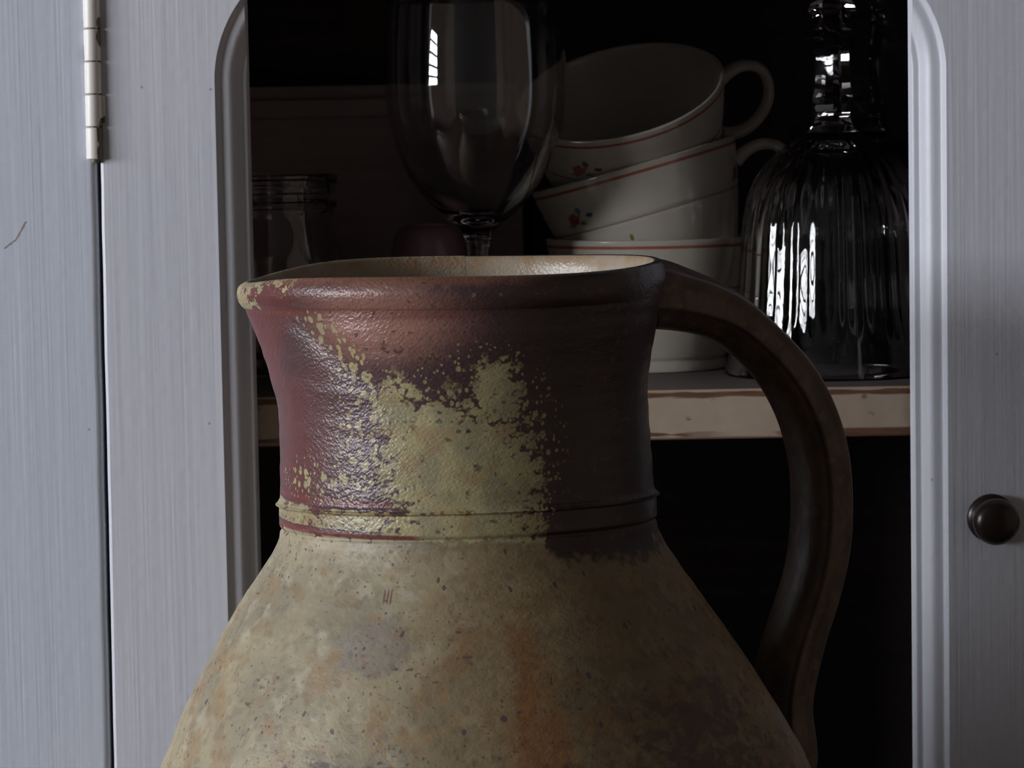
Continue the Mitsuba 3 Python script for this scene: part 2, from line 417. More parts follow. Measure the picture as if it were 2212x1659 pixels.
PROF = np.array([(0, 0), (.0004, .0002), (.0010, .0011), (.0020, .0027), (.0028, .0032), (.0045, .0033), (.0062, .0034), (.0074, .0037),
                 (.0088, .0046), (.0102, .0060), (.0113, .0076), (.0120, .0088), (.0126, .0093), (.0138, .0094), (.0150, .0095),
                 (.0156, .0098), (.0160, .0105)])
for _ in range(2):          # corner cutting: a smooth painted profile
    q = PROF[:-1] * 0.75 + PROF[1:] * 0.25
    r = PROF[:-1] * 0.25 + PROF[1:] * 0.75
    PROF = np.vstack([PROF[:1], np.stack([q, r], 1).reshape(-1, 2), PROF[-1:]])
ps, pd = PROF[:, 0], PROF[:, 1]


def stile(z0, z1, outer, x_mould, inner, sgn, stops, thick=FT):
    """A door stile: flat face, then a routed moulding that runs out at both stops. sgn=+1: opening to the right. outer(z) = far edge."""
    R = 0.07
    zt, zb_ = stops
    zs = np.unique(np.r_[np.linspace(z0, z1, 30), np.linspace(zt, zt + 0.047, 48), np.linspace(zb_ - 0.047, zb_, 20)])
    wid = abs(inner - x_mould)
    rows = []
    for z in zs:
        dz = max(z - zt, zb_ - z, 0.0)
        xs, ys = [], []
        rr = math.sqrt((R - wid) ** 2 + dz * dz)
        smax = R - rr
        for s, d in zip(ps, pd):
            s = s * wid / 0.0162
            if smax <= 0:
                xs.append(wid); ys.append(0.0)
                continue
            if s >= smax:
                xs.append(wid); ys.append(float(np.interp(smax * 0.0162 / wid, ps, pd)))
            else:
                xs.append(R - math.sqrt(max((R - s) ** 2 - dz * dz, 0)) if (R - s) > dz else wid)
                ys.append(d)
        xo = outer(z)
        pts = [(xo, thick), (xo, 0.0016), (xo + sgn * 0.0005, 0.0005), (xo + sgn * 0.0016, 0.0)]
        pts += [(x_mould + sgn * x, y) for x, y in zip(xs, ys)]
        pts += [(inner, thick)]
        rows.append([(x, y, z) for x, y in pts])
    v = np.array(rows)
    nz, m = v.shape[:2]
    f = []
    for i in range(nz - 1):
        for j in range(m):
            k = (j + 1) % m
            a, b, c, d = i * m + j, i * m + k, (i + 1) * m + k, (i + 1) * m + j
            f += [(a, b, c), (a, c, d)]
    vv = list(v.reshape(-1, 3))
    for row in (0, nz - 1):
        c = len(vv)
        vv.append(np.array([(x_mould + outer(zs[row])) / 2, thick * 0.5, zs[row]]))
        for j in range(m):
            k = (j + 1) % m
            f.append((c, row * m + k, row * m + j) if row == 0 else (c, row * m + j, row * m + k))
    me = tm(vv, f)
    me.merge_vertices(digits_vertex=8)
    me.update_faces(me.nondegenerate_faces())
    return outward(me)


def left_edge(z):       # door's hinge side
    k = (z - 1.0532) / 0.3145
    w = 0.00035 * (meshkit.noise(np.array([z * 60.0, 0.3, 0.1]), 3) - 0.5)
    return -0.2107 + 0.0019 * k + float(w)


STOPS = (1.4068, 1.02)
DZ0, DZ1 = 0.930, 1.545
DOOR = CUP + '__door'
obj('stile', mikit.ply(stile(DZ0, DZ1, left_edge, -0.1493, -0.1333, 1, STOPS), 'm_paint', smooth=21), DOOR)
obj('stile', mikit.ply(stile(DZ0, DZ1, lambda z: 0.2835, 0.2246, 0.2080, -1, STOPS), 'm_paint', smooth=21), DOOR)
obj('rail', mikit.ply(box(-0.1333, 0.208, 0.0, FT, 1.472, DZ1), 'm_paint'), DOOR)
obj('rail', mikit.ply(box(-0.1333, 0.208, 0.0, FT, DZ0, 0.985), 'm_paint'), DOOR)
labels[DOOR + '__stile'] = {'label': 'door stile with the hinge on its left edge and a stopped moulding'}
labels[DOOR + '__stile_001'] = {'label': 'door stile carrying the knob and a stopped moulding'}
# knob: turned, with a base flange and a domed head
kp = dense([(0.0, 0.0), (0.0098, 0.0004), (0.0122, 0.0016), (0.0126, 0.0030), (0.0114, 0.0046), (0.0088, 0.0066), (0.0080, 0.0092), (0.0092, 0.0122),
            (0.0112, 0.0150), (0.0120, 0.0182), (0.0114, 0.0212), (0.0098, 0.0236), (0.0072, 0.0253), (0.0040, 0.0262), (0.0, 0.0265)], 70)
kp[:, 0] = np.maximum(kp[:, 0], 0)
kn = lathe(np.vstack([kp]), 64, close=True)
kn.apply_transform(trimesh.transformations.rotation_matrix(math.pi / 2, [1, 0, 0]))
kn.apply_translation([0.2462, -0.0002, 1.1765])
obj('knob', mikit.ply(kn, 'm_knob', smooth=40), DOOR, label='round dark brown turned knob')


def frame_stile():
    zs = np.linspace(CZ0, CZ1, 60)
    rows = []
    for z in zs:
        k = (z - 1.0532) / 0.3145
        w = 0.00045 * (float(meshkit.noise(np.array([z * 45.0, 7.3, 0.1]), 5)) - 0.5)
        xe = -0.2128 + 0.0018 * k + w
        pts = [(-0.345, FT), (-0.345, 0.0)]
        for a in np.linspace(0, math.pi / 2, 7):
            pts.append((xe - 0.0035 + 0.0035 * math.sin(a), 0.0030 - 0.0030 * math.cos(a)))
        pts.append((xe, FT))
        rows.append([(x, y, z) for x, y in pts])
    v = np.array(rows)
    nz, m = v.shape[:2]
    f = []
    for i in range(nz - 1):
        for j in range(m):
            k = (j + 1) % m
            a, b, c, d = i * m + j, i * m + k, (i + 1) * m + k, (i + 1) * m + j
            f += [(a, b, c), (a, c, d)]
    for row in (0, nz - 1):
        for j in range(1, m - 1):
            t = (row * m, row * m + j, row * m + j + 1)
            f.append(t[::-1] if row == 0 else t)
    return outward(tm(v.reshape(-1, 3), f))


FF = CUP + '__face_frame'
obj('stile', mikit.ply(frame_stile(), 'm_paint', smooth=35), FF, label='frame stile beside the hinge with a small brown scuff')
obj('stile', mikit.ply(box(0.2858, 0.42, 0, FT, CZ0, CZ1), 'm_paint'), FF)
obj('rail', mikit.ply(box(-0.2105, 0.2858, 0, FT, 1.5475, CZ1), 'm_paint'), FF)
obj('rail', mikit.ply(box(-0.2125, 0.2858, 0, FT, CZ0, 0.9275), 'm_paint'), FF)
BK = 0.345
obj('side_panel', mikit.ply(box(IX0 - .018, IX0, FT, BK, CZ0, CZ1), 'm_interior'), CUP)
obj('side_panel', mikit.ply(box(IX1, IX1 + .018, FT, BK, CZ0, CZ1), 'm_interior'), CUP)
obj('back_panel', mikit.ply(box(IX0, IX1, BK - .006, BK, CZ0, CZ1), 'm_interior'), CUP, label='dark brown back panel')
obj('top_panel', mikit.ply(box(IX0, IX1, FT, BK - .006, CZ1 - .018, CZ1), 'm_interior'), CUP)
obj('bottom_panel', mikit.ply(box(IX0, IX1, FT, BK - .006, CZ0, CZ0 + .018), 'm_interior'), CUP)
SHZ = 1.2430
shelf = box(IX0, IX1, 0.028, BK - .006, 1.2166, SHZ, 0.0014)
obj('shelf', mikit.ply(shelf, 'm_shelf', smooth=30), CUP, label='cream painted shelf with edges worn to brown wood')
# hinge: five painted knuckles on a pin, leaves in the gap
HG = CUP + '__hinge'
kl = 0.01665
ztop = 1.3689 + 5 * kl
for k in range(5):
    z1 = ztop - k * kl
    z0 = z1 - kl
    r = 0.0042
    cx = -0.2111 + 0.0018 * ((z0 + z1) / 2 - 1.41) / 0.3 * 1.0
    pr = [(0, z0 + .0003), (r - .0005, z0 + .0003), (r, z0 + .0008), (r, z1 - .0008), (r - .0005, z1 - .0003), (0, z1 - .0003)]
    kk = lathe(pr, 40)
    kk.apply_translation([cx, -0.0010, 0])
    obj('knuckle', mikit.ply(kk, 'm_knuckle', smooth=50), HG)
pin = lathe([(0, 1.3675), (.0017, 1.3675), (.0022, 1.3683), (.0022, ztop + .001), (0, ztop + .001)], 20)
pin.apply_translation([-0.2111, -0.0010, 0])
obj('pin', mikit.ply(pin, 'm_oldbrass', smooth=40), HG)
obj('leaf', mikit.ply(box(-0.2092, -0.2082, -0.003, 0.016, 1.3695, ztop), 'm_oldbrass'), HG)
obj('leaf', mikit.ply(box(-0.2079, -0.2056, -0.0016, -0.0002, 1.3875, 1.4015, 0.0004), 'm_knuckle'), HG)

# ------------------------------------------------------------------ the jug
zy = lambda y: 1.3207 - (y - 570) * 2.099e-4
KP = [(2525, .0960), (2518, .1000), (2480, .1065), (2350, .128), (2200, .148), (2050, .160), (1950, .1625), (1850, .1605), (1750, .1545), (1645, .1461), (1590, .1405), (1500, .1309), (1400, .1188),
      (1300, .1057), (1225, .0948), (1170, .0874), (1140, .0848)]
KN = [(1140, .0848), (1060, .0838), (1000, .0834), (950, .0830), (870, .0827), (800, .0838), (740, .0858), (700, .0873), (665, .0884), (648, .0890)]
allk = KP + KN[1:]
pz = np.array([zy(k[0]) for k in allk])
pr_ = np.array([k[1] for k in allk])
outer = PchipInterpolator(pz, pr_)
ZB = pz[0]
Zs = np.unique(np.r_[np.linspace(ZB, 1.19, 150), np.linspace(1.19, 1.23, 130), np.linspace(1.23, zy(648), 90)])
ring = lambda z: (0.0016 * np.exp(-((z - 1.2152) / 0.0006) ** 2) + 0.0008 * np.exp(-((z - 1.2165) / 0.0012) ** 2)
                  + 0.0006 / (1 + np.exp(np.clip(-(z - 1.2052) / 0.0004, -60, 60))) / (1 + np.exp(np.clip((z - 1.2155) / 0.0005, -60, 60))) - 0.0009 * np.exp(-((z - 1.2043) / 0.0010) ** 2))
op = [(outer(z) + ring(z), z) for z in Zs]
rimc = [(.0892, zy(642)), (.0905, zy(636)), (.0918, zy(624)), (.0924, zy(610)), (.0920, zy(596)), (.0908, zy(584)), (.0889, zy(576)), (.0870, zy(573)), (.0853, zy(576)), (.0840, zy(586)), (.0832, zy(600))]
rim = dense(rimc, 44)
ip = [(outer(z) - 0.0068 - 0.002 * np.clip((1.20 - z) / .1, 0, 1), z) for z in np.linspace(zy(640), ZB + 0.012, 90)]
prof = np.vstack([op, rim, ip[1:], [(0.0, ZB + 0.012)]])
prof = np.vstack([[(0.0, ZB + 0.001), (0.090, ZB + 0.001)], prof])
arc = np.r_[0, np.cumsum(np.linalg.norm(np.diff(prof, axis=0), axis=1))]
i_rim = 2 + len(op) + int(np.argmax(rim[:, 1])) + 3
VRIM = float(arc[i_rim])
NT = 760
th = np.linspace(-np.pi, np.pi, NT + 1) - np.radians(70)          # 0 = towards the camera, negative = to the left
TH, RR = np.meshgrid(th, prof[:, 0])
ZZ = np.repeat(prof[:, 1][:, None], NT + 1, 1)
D = np.degrees(TH)
g = lambda x, s: np.exp(-(x / s) ** 2)
wrapd = lambda a: (a + 180) % 360 - 180
s_amp = np.interp(ZZ, [zy(870), zy(800), zy(720), zy(665), zy(630), zy(580)], [0, .0022, .0048, .0068, .0078, .0086])
spd = wrapd(D + 92)
hz = g(D - 68, 26) * np.clip((ZZ - 1.295) / .012, 0, 1) * (RR > .087)
RR = RR - hz * np.maximum(RR - .0886, 0) * .8
RR = RR + s_amp * (0.85 * g(spd, 24) + 0.15 * g(spd, 11)) * (RR > .05)
# the neck is drawn in beside the spout: a fold that runs down and towards the front (and its twin behind)
fold_t = np.interp(ZZ, [zy(900), zy(870), zy(690), zy(560)], [-11, -14, -47, -62])
famp = np.interp(ZZ, [zy(960), zy(870), zy(760), zy(690), zy(650), zy(600)], [0, .0007, .0013, .0017, .0011, .0003])
RR = RR - famp * (g(D - fold_t, 8) + g(wrapd(D - (-184 - fold_t)), 9)) * (RR > .05)
RR = RR + 0.45 * famp * g(D - fold_t - 17, 10) * (RR > .05)
# lip dips at the spout and the rim sags a little to the front; the ring rides up towards the front
rimw = np.clip((ZZ - 1.285) / 0.035, 0, 1)
ZZ = ZZ + rimw * (-0.0042 * g(spd, 26) - 0.0012 * np.cos(TH) + 0.0010 * np.sin(TH) + 0.0006 * np.cos(3 * TH + 1.0))
ringw = np.clip(1 - np.abs(ZZ - 1.212) / 0.035, 0, 1)
ZZ = ZZ + ringw * (0.0042 * np.cos(TH) * (np.cos(TH) > 0) + 0.0009 * np.sin(TH))
# throwing lines and hand-made unevenness (the body leans a touch to the right)
P3 = np.stack([np.sin(TH) * 9, np.cos(TH) * 9, ZZ * 26], -1)
RR = RR * (1 + 0.010 * (meshkit.fbm(P3 * .35, 3, 4) - .5)) + 0.0006 * (meshkit.fbm(np.stack([np.sin(TH) * 2, np.cos(TH) * 2, ZZ * 160], -1), 2, 8) - .5)
cx = np.interp(ZZ, [0.91, 1.10, 1.165, 1.23, 1.27, 1.33], [-.0150, -.0160, -.0203, -.0212, -.0224, -.0212])
V = np.stack([cx + RR * np.sin(TH), AY - RR * np.cos(TH), ZZ], -1).reshape(-1, 3)
uv = np.stack([TH * 0.1, np.repeat(arc[:, None], NT + 1, 1)], -1).reshape(-1, 2)
m = len(prof)
I, J = np.meshgrid(np.arange(m - 1), np.arange(NT), indexing='ij')
a = (I * (NT + 1) + J).ravel()
b, c, d = a + 1, a + NT + 2, a + NT + 1
F = np.vstack([np.stack([a, b, c], 1), np.stack([a, c, d], 1)])
jm = tm(V, F)
ar = jm.area_faces
jm.update_faces(ar > 1e-13)
if jm.volume < 0:
    jm.invert()
JUG = 'stoneware_jug'
labels[JUG] = {'label': 'large salt-glazed stoneware jug, purple-brown neck, buff speckled body and one strap handle', 'category': 'jug'}
obj('body', mikit.ply(jm, 'm_jug', smooth=True, uv=uv), JUG)

# strap handle: swept oval with ridges, from the rim down to the shoulder, turned slightly to the back
PHI = math.radians(20)
HP = [(.0862, 1.3043, .0158, .0345), (.0917, 1.3040, .0162, .0325), (.0985, 1.3022, .0152, .0285), (.1058, 1.2995, .0138, .0245), (.1210, 1.2915, .0118, .0202), (.1357, 1.2793, .0110, .0190), (.1495, 1.2629, .0110, .0190),
      (.1594, 1.2435, .0112, .0190), (.1644, 1.2218, .0112, .0190), (.1653, 1.1999, .0110, .0190), (.1636, 1.1803, .0110, .0190), (.1588, 1.1608, .0109, .0190),
      (.1521, 1.1415, .0111, .0190), (.1472, 1.1243, .0115, .0193), (.1445, 1.1069, .0115, .0200), (.1452, 1.0892, .0125, .0215), (.1440, 1.0760, .0110, .0205)]
HP = np.array(HP)
t = np.r_[0, np.cumsum(np.linalg.norm(np.diff(HP[:, :2], axis=0), axis=1))]
cs = CubicSpline(t, HP)
tt = np.linspace(0, t[-1], 220)
hc, dc = cs(tt), cs(tt, 1)
tan = dc[:, :2] / np.linalg.norm(dc[:, :2], axis=1, keepdims=True)
nrm = np.stack([-tan[:, 1], tan[:, 0]], 1)          # outward in the loop plane (radial, z)
NS = 96
ph = np.arange(NS) * 2 * np.pi / NS
sq = lambda v, e: np.sign(v) * np.abs(v) ** e
ca, sa = sq(np.cos(ph), 0.82), sq(np.sin(ph), 0.82)
ridge = 1 + 0.055 * np.cos(ph * 7) * (np.cos(ph) > -0.3)
hv = []
for i in range(len(tt)):
    aa, bb = hc[i, 2] * ridge * ca, hc[i, 3] * ridge * sa
    w = 0.5 * (meshkit.fbm(np.stack([np.cos(ph) * 1.2, np.sin(ph) * 1.2, np.full(NS, tt[i] * 40)], 1), 2, 11) - .5)
    w = w * (1 + 1.6 * math.exp(-(tt[i] / 0.022) ** 2))
    aa, bb = aa * (1 + 0.10 * w), bb * (1 + 0.10 * w)
    rad = hc[i, 0] + nrm[i, 0] * aa
    zz = hc[i, 1] + nrm[i, 1] * aa
    hv.append(np.stack([rad, bb, zz], 1))
hv = np.array(hv)
# turn: radial direction lies at PHI behind the image plane; strap width is square to it
# (where it joins the neck the strap is wrapped round it, so that the two run together)
rad0, wd = hv[:, :, 0], hv[:, :, 1]
hx = AX + rad0 - wd * np.sin(PHI)
hy = AY + rad0 * np.tan(PHI) + wd * np.cos(PHI)
az = PHI + wd / np.maximum(rad0, .05)
wrap = np.exp(-(np.maximum(tt - .006, 0) / 0.017) ** 2)[:, None]
hx = hx * (1 - wrap) + wrap * (AX + rad0 * np.cos(az))
hy = hy * (1 - wrap) + wrap * (AY + rad0 * np.sin(az))
hv = np.stack([hx, hy, hv[:, :, 2]], -1)
fh = []
for i in range(len(tt) - 1):
    for j in range(NS):
        k = (j + 1) % NS
        fh += [(i * NS + j, i * NS + k, (i + 1) * NS + k), (i * NS + j, (i + 1) * NS + k, (i + 1) * NS + j)]
vv = list(hv.reshape(-1, 3))
for row in (0, len(tt) - 1):
    vv.append(hv[row].mean(0))
    for j in range(NS):
        k = (j + 1) % NS
        fh.append((len(vv) - 1, row * NS + k, row * NS + j) if row == 0 else (len(vv) - 1, row * NS + j, row * NS + k))
hm = outward(tm(vv, fh))
obj('handle', mikit.ply(hm, 'm_handle', smooth=True), JUG, label='dark brown ridged strap handle')

# ------------------------------------------------------------------ teacups (one cup, three placed)
CR, CH, CF = 0.0602, 0.0755, 0.0425


def cup_color(p, n, uv):
    a, h = uv.x * (2 * math.pi), uv.y           # azimuth, height on the outside (negative on the inside)
    c = mix((0.56, 0.52, 0.45), (0.51, 0.47, 0.405), fbm(p.x * 60, p.y * 60, p.z * 60, 2))
    c = mix(c, (0.34, 0.085, 0.04), 0.9 * smoothstep(0.0011, 0.0006, dr.abs(h - (CH - 0.0042))))
    c = mix(c, (0.20, 0.15, 0.11), 0.65 * smoothstep(0.0009, 0.0003, dr.abs(h - 0.0470)))
    for a0 in (-137.0, -17.0, 103.0):
        x = (a - (math.radians(a0) % (2 * math.pi))) * 0.054
        z = h - (CH - 0.0205)
        j = (noise(x * 900 + 3, z * 900) - 0.5) * 0.0016

        def blob(bx, bz, rx, rz):
            return smoothstep(1.05, 0.75, dr.sqrt(dr.square((x - bx + j) / rx) + dr.square((z - bz + j) / rz)))
        c = mix(c, (0.09, 0.13, 0.05), 0.85 * dr.maximum(blob(-.0040, -.0036, .0030, .0012), dr.maximum(blob(.0040, .0036, .0012, .0034), blob(.0052, -.0030, .0030, .0010))))
        c = mix(c, (0.30, 0.05, 0.055), 0.9 * blob(-.0006, 0, .0046, .0036))
        c = mix(c, (0.16, 0.02, 0.03), 0.7 * blob(.0008, -.0010, .0018, .0015))
        c = mix(c, (0.05, 0.06, 0.16), 0.9 * dr.maximum(blob(.0048, .0042, .0018, .0018), blob(.0105, .0004, .0022, .0016)))
        x2 = x - 0.030
        c = mix(c, (0.12, 0.20, 0.04), 0.9 * smoothstep(1.1, 0.8, dr.sqrt(dr.square((x2) / .0012) + dr.square((h - 0.037) / .0022))))
    return c


scene['m_cup'] = two(principled(proc(cup_color), 0.18, 0.5))


def cup_mesh():
    o = [(0.0, .0020), (.0375, .0020), (.0385, 0.0003), (.0395, 0.0), (CF - .0006, 0.0002), (CF, .0012), (CF - .0002, .0050), (CF - .0014, .0062), (CF - .0006, .0074)]
    zs = np.linspace(.0080, CH - .0012, 60)
    k = (zs - .008) / (CH - .009)
    r = CF + .0005 + (CR - CF - .0005) * (0.62 * k + 0.38 * np.sin(np.minimum(k, 1) * math.pi / 2))
    r = r - 0.0007 * np.exp(-((zs - 0.0470) / 0.0007) ** 2)
    o += list(zip(r, zs))
    o += [(CR - .0001, CH - .0004), (CR - .0010, CH), (CR - .0021, CH - .0004)]
    n_out = len(o)
    inn = list(zip((r - .0027)[::-1][1::2], zs[::-1][1::2]))
    o += [q for q in inn if q[1] > .013] + [(.0400, .0105), (.034, .0088), (0.0, .0085)]
    o = np.array(o)
    n = 120
    u = np.linspace(0, 1, n + 1)
    TH, R = np.meshgrid(u * 2 * np.pi, o[:, 0])
    Z = np.repeat(o[:, 1][:, None], n + 1, 1)
    v = np.stack([R * np.cos(TH), R * np.sin(TH), Z], -1).reshape(-1, 3)
    hv_ = o[:, 1].copy()
    hv_[n_out - 1:] = -1.0 + o[n_out - 1:, 1]
    uv_ = np.stack([TH / (2 * np.pi), np.repeat(hv_[:, None], n + 1, 1)], -1).reshape(-1, 2)
    I, J = np.meshgrid(np.arange(len(o) - 1), np.arange(n), indexing='ij')
    a = (I * (n + 1) + J).ravel()
    f = np.vstack([np.stack([a, a + 1, a + n + 2], 1), np.stack([a, a + n + 2, a + n + 1], 1)])
    me = tm(v, f)
    me.update_faces(me.area_faces > 1e-14)
    if me.volume < 0:
        me.invert()
    return me, uv_


def tube(path, radii, ns=20, squash=1.0):
    """Closed tube along a 3-D path lying in the plane y=0."""
    path = np.asarray(path, float)
    tg = np.gradient(path, axis=0)
    tg /= np.linalg.norm(tg, axis=1, keepdims=True)
    bi = np.array([0, 1.0, 0])
    nn = np.cross(bi, tg)
    ph = np.arange(ns) * 2 * np.pi / ns
    v = path[:, None] + radii[:, None, None] * (np.cos(ph)[None, :, None] * nn[:, None] + squash * np.sin(ph)[None, :, None] * bi)
    f = []
    for i in range(len(path) - 1):
        for j in range(ns):
            k = (j + 1) % ns
            f += [(i * ns + j, i * ns + k, (i + 1) * ns + k), (i * ns + j, (i + 1) * ns + k, (i + 1) * ns + j)]
    vv = list(v.reshape(-1, 3))
    for row in (0, len(path) - 1):
        vv.append(path[row])
        for j in range(ns):
            k = (j + 1) % ns
            f.append((len(vv) - 1, row * ns + k, row * ns + j) if row == 0 else (len(vv) - 1, row * ns + j, row * ns + k))
    return outward(tm(vv, f))


cm, cuv = cup_mesh()
cup_body = mikit.ply(cm, 'm_cup', smooth=True, uv=cuv)
hp2 = dense([(.0565, .0600), (.0640, .0640), (.0740, .0655), (.0835, .0605), (.0870, .0500), (.0845, .0385), (.0765, .0300), (.0660, .0262), (.0530, .0290)], 70)
hpath = np.stack([hp2[:, 0], 0 * hp2[:, 0], hp2[:, 1]], 1)
hr = 0.0031 + 0.0012 * np.abs(np.linspace(-1, 1, 70)) ** 3
hcup = tube(hpath, hr, 18, 1.35)
scene['m_cuphandle'] = two(principled((0.55, 0.49, 0.42), 0.2, 0.5))
cup_handle = mikit.ply(hcup, 'm_cuphandle', smooth=True)


def place_cup(rim, up, az, label):
    """rim: centre of the rim in the room; up: the cup's axis; az: degrees the cup is turned about it."""
    up = np.array(up, float)
    up /= np.linalg.norm(up)
    xax = np.array([1.0, 0, 0]) - up * up[0]
    xax /= np.linalg.norm(xax)
    yax = np.cross(up, xax)
    M = np.eye(4)
    M[:3, 0], M[:3, 1], M[:3, 2] = xax, yax, up
    M[:3, 3] = np.array(rim) - up * CH
    M = M @ trimesh.transformations.rotation_matrix(math.radians(az), [0, 0, 1])
    tw = T(M.tolist())
    key = numbered('teacup')
    labels[key] = {'label': label, 'category': 'teacup', 'group': 'stacked cream teacups on the shelf'}
    scene[key + '__body'] = {**cup_body, 'to_world': tw}
    scene[key + '__handle'] = {**cup_handle, 'to_world': tw}


place_cup((0.0812, 0.181, SHZ + CH), (0, 0, 1), 35, 'cream teacup at the bottom of the stack, standing level on the shelf')
place_cup((0.0712, 0.181, 1.3605), (-0.262, 0, 0.965), 0, 'middle teacup of the stack, tilted sideways with a red rim line and flower sprigs')
place_cup((0.0635, 0.1665, 1.4020), (-0.195, -0.43, 0.88), 17, 'topmost teacup of the stack, tipped forward with its open mouth showing')

# ------------------------------------------------------------------ wine glass
WG = 'wine_glass'
labels[WG] = {'label': 'plain clear wine glass with a deep tulip bowl standing upright left of the teacups', 'category': 'wine glass'}
wx, wy = -0.0172, 0.106
bo = [(.0078, 1.3225), (.0095, 1.3262), (.0125, 1.3290), (.0175, 1.3330), (.0240, 1.3390), (.0310, 1.3470), (.0375, 1.3570), (.0430, 1.3690), (.0470, 1.3810), (.0491, 1.3930), (.0497, 1.4060), (.0494, 1.4230), (.0485, 1.4390), (.0472, 1.4515)]
bo = dense(bo, 90)
bi_ = [(.0460, 1.4515), (.0473, 1.4390), (.0482, 1.4230), (.0485, 1.4060), (.0479, 1.3935), (.0458, 1.3820), (.0417, 1.3705), (.0362, 1.3595), (.0296, 1.3500), (.0226, 1.3425), (.0155, 1.3370), (.0080, 1.3335), (0.0, 1.3325)]
bi_ = dense(bi_, 80)
bi_[:, 0] = np.maximum(bi_[:, 0], 0)
rimt = [(.0470, 1.4521), (.0466, 1.4523), (.0462, 1.4521)]
wprof = np.vstack([[(0, 1.3225)], bo, rimt, bi_])
wb = lathe(wprof, 128)
wb.apply_translation([wx, wy, 0])
obj('bowl', mikit.ply(wb, 'm_glass', smooth=40), WG)
st = np.vstack([[(0, 1.2490)], dense([(.0090, 1.2490), (.0060, 1.2540), (.0048, 1.2640), (.0046, 1.2850), (.0052, 1.3080), (.0064, 1.3185), (.0077, 1.3222)], 40), [(0, 1.3222)]])
sm = lathe(st, 64)
sm.apply_translation([wx, wy, 0])
obj('stem', mikit.ply(sm, 'm_glass', smooth=40), WG)
fo = np.vstack([[(0, SHZ + .0004)], dense([(.0360, SHZ + .0004), (.0371, SHZ + .0010), (.0362, SHZ + .0018), (.0240, SHZ + .0030), (.0120, SHZ + .0048), (.0092, SHZ + .0058)], 40), [(0, SHZ + .0058)]])
fm = lathe(fo, 96)
fm.apply_translation([wx, wy, 0])
obj('foot', mikit.ply(fm, 'm_glass', smooth=40), WG)

# ------------------------------------------------------------------ cut-glass goblets, upside down
NF = 32


def flute_amp(z):
    return np.interp(z, [0.0, 0.018, 0.034, 0.110, 0.128, 0.134], [0, 0.0, .0011, .0010, .0005, 0])


def bell(TH, R, Z):
    # scallops only on the outside (the inner wall carries a radius flag below zero height offset)
    am = flute_amp(Z) * OUT
    return R - am * 0.5 * (1 - np.cos(TH * NF))


bo = dense([(.0612, .0002), (.0606, .0040), (.0590, .0100), (.0568, .0200), (.0547, .0330), (.0531, .0480), (.0520, .0640), (.0509, .0790), (.0490, .0920), (.0455, .1035), (.0400, .1130), (.0325, .1210), (.0245, .1268), (.0182, .1302), (.0165, .1318), (.0150, .1328)], 160)
bi2 = dense([(0, .1230), (.0100, .1224), (.0200, .1187), (.0300, .1115), (.0375, .1035), (.0425, .0950), (.0458, .0850), (.0478, .0760), (.0492, .0630), (.0504, .0470), (.0520, .0320), (.0541, .0190), (.0563, .0095), (.0583, .0030), (.0590, .0006)], 130)
bi2[:, 0] = np.maximum(bi2[:, 0], 0)
gp = np.vstack([bo, [(0, .1328)], bi2, [(.0601, -.0002)]])
OUT = np.r_[np.ones(len(bo)), np.zeros(len(gp) - len(bo))][:, None]
gb = lathe(gp, 32 * 14, bell)
hexn = 6


def hexr(TH, R, Z):
    a = (TH + np.pi / 10) % (2 * np.pi / hexn) - np.pi / hexn
    k = np.cos(np.pi / hexn) / np.cos(a)
    w = np.interp(Z, [.1330, .140, .2150, .222], [0, 1, 1, 0])
    return R * ((1 - w) + w * k * 1.07)


sp = [(0, .1330), (.0150, .1330), (.0118, .1365), (.0104, .1400), (.0101, .1425), (.0102, .1445), (.0112, .1475), (.0121, .1510), (.0111, .1550), (.0103, .1600), (.0099, .1655), (.00975, .1725), (.0098, .1795), (.0108, .1860), (.0124, .1930), (.0140, .1998), (.0138, .2010), (.0118, .2050), (.0104, .2085), (.0100, .2130), (.0110, .2200), (.0150, .2265), (0, .2265)]
gs = lathe(sp, 60, hexr)
gf = lathe(np.vstack([[(0, .2268)], dense([(.0155, .2268), (.0280, .2305), (.0395, .2330), (.0404, .2340), (.0395, .2348)], 30), [(0, .2348)]]), 96)
g_b, g_s, g_f = mikit.ply(gb, 'm_glass', smooth=True), mikit.ply(gs, 'm_glass', smooth=14), mikit.ply(gf, 'm_glass', smooth=40)


def place_goblet(x, y, rot, label):
    key = numbered('goblet')
    labels[key] = {'label': label, 'category': 'goblet', 'group': 'upturned cut-glass goblets'}
    tw = T().translate([x, y, SHZ + 0.0003]).rotate([0, 0, 1], rot)
    scene[key + '__bowl'] = {**g_b, 'to_world': tw}
    scene[key + '__stem'] = {**g_s, 'to_world': tw}
    scene[key + '__foot'] = {**g_f, 'to_world': tw}


place_goblet(0.1798, 0.125, -16, 'nearer of two clear fluted goblets, upside down at the front of the shelf')
place_goblet(0.2130, 0.272, 17, 'farther clear fluted goblet, upside down behind the nearer one')

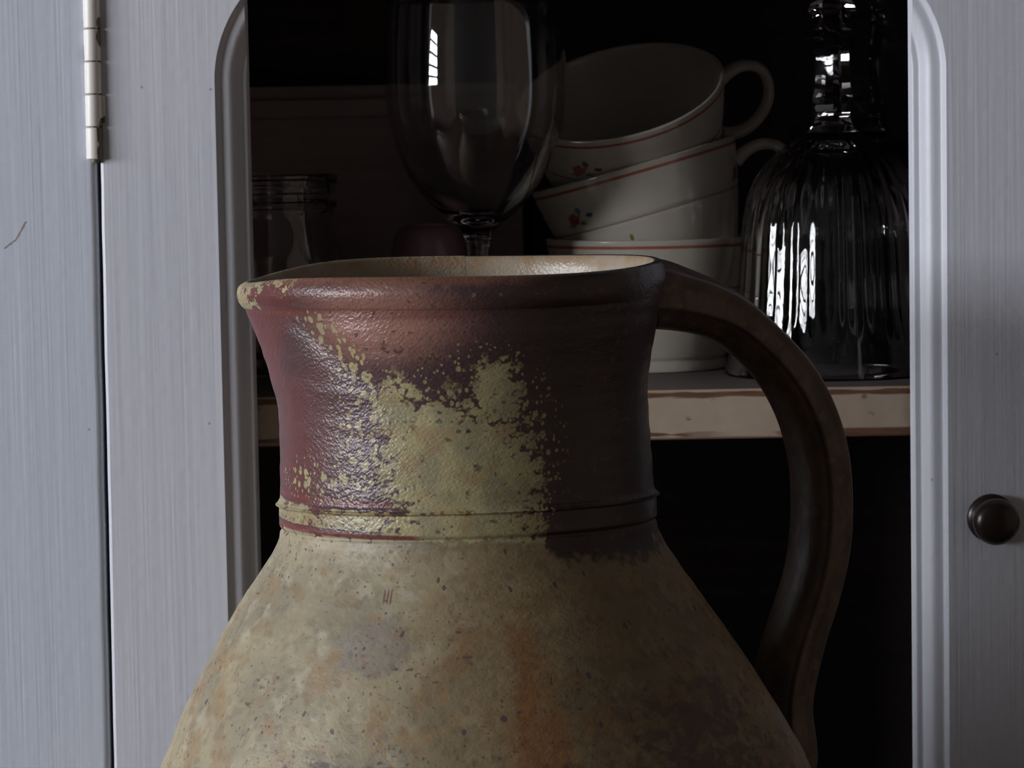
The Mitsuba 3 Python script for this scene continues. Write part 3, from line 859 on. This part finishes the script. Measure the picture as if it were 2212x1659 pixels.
# ------------------------------------------------------------------ dim things at the back of the shelf
JR = 'glass_jar'
labels[JR] = {'label': 'clear glass jar with a thick ringed rim in shadow beside the left door stile', 'category': 'jar'}
jo = dense([(.0395, SHZ + .0004), (.0430, SHZ + .0040), (.0440, SHZ + .0150), (.0438, 1.2950), (.0425, 1.3100), (.0385, 1.3260), (.0362, 1.3360)], 60)
jrim = [(.0362, 1.3385), (.0380, 1.3392), (.0385, 1.3405), (.0380, 1.3420), (.0350, 1.3432), (.0350, 1.3468), (.0388, 1.3478), (.0394, 1.3500), (.0388, 1.3520), (.0384, 1.3545), (.0392, 1.3556), (.0392, 1.3572), (.0382, 1.3580), (.0335, 1.3580), (.0328, 1.3570)]
ji = dense([(.0328, 1.3400), (.0345, 1.3300), (.0392, 1.3120), (.0408, 1.2950), (.0410, SHZ + .0150), (.0395, SHZ + .0080), (.0360, SHZ + .0060)], 50)
jj = lathe(np.vstack([[(0, SHZ + .0004)], jo, jrim, ji, [(0, SHZ + .0060)]]), 96)
jj.apply_translation([-0.1360, 0.170, 0])
obj('body', mikit.ply(jj, 'm_glass', smooth=35), JR)
# upturned pink cup
pkm = lathe(np.vstack([dense([(.0275, SHZ + .0003), (.0278, 1.2650), (.0275, 1.2950), (.0262, 1.3120), (.0225, 1.3225), (.0165, 1.3260)], 50), [(.0155, 1.3275), (.0135, 1.3275), (.0125, 1.3258), (0, 1.3255)],
                       [(0, 1.3235), (.0130, 1.3235), (.0215, 1.3190), (.0245, 1.3100), (.0256, 1.2950), (.0258, 1.2650), (.0256, SHZ + .0003)]]), 72)
pkm.vertices[:, :2] *= 0.82
pkm.apply_translation([-0.0475, 0.215, 0])
obj('pink_cup', mikit.ply(pkm, 'm_pink', smooth=40), label='small dusky pink cup, upturned in the gloom behind the wine glass', category='cup')
# brown board with a raised rail
BD = 'wooden_board'
labels[BD] = {'label': 'dark brown wooden board with a top rail standing at the back behind the wine glass', 'category': 'board'}
obj('panel', mikit.ply(box(-0.2500, 0.0086, 0.300, 0.312, SHZ + .0003, 1.4100, .001), 'm_board'), BD)
obj('rail', mikit.ply(box(-0.2500, 0.0086, 0.2935, 0.2998, 1.3905, 1.4015, .001), 'm_board'), BD)
# lidded pot behind the teacups
PT = 'lidded_pot'
labels[PT] = {'label': 'dark pot with a small pointed lid knob, half hidden behind the teacups', 'category': 'pot'}
px_, py_ = 0.0850, 0.2955
pm = lathe(np.vstack([[(0, SHZ + .0004)], dense([(.0300, SHZ + .0004), (.0380, SHZ + .0100), (.0395, 1.2800), (.0402, 1.3300), (.0402, 1.3800), (.0400, 1.4060), (.0395, 1.4130)], 50), [(.0370, 1.4130)],
                      dense([(.0370, 1.4100), (.0375, 1.3800), (.0375, 1.3300), (.0365, 1.2800), (.0340, SHZ + .0120)], 30), [(0, SHZ + .0080)]]), 72)
pm.apply_translation([px_, py_, 0])
obj('body', mikit.ply(pm, 'm_pot', smooth=40), PT)
lm = lathe(np.vstack([[(0, 1.4132)], dense([(.0405, 1.4132), (.0400, 1.4150), (.0280, 1.4215), (.0120, 1.4255), (.0045, 1.4265)], 30), [(0, 1.4265)]]), 72)
lm.apply_translation([px_, py_, 0])
LD = obj('lid', mikit.ply(lm, 'm_pot', smooth=40), PT)
km = lathe(np.vstack([[(0, 1.4266)], dense([(.0040, 1.4266), (.0065, 1.4300), (.0055, 1.4345), (.0018, 1.4385), (0, 1.4390)], 24)]), 40)
km.vertices[:, 0] += 0
km.apply_translation([px_, py_, 0])
obj('knob', mikit.ply(km, 'm_pot', smooth=40), LD)
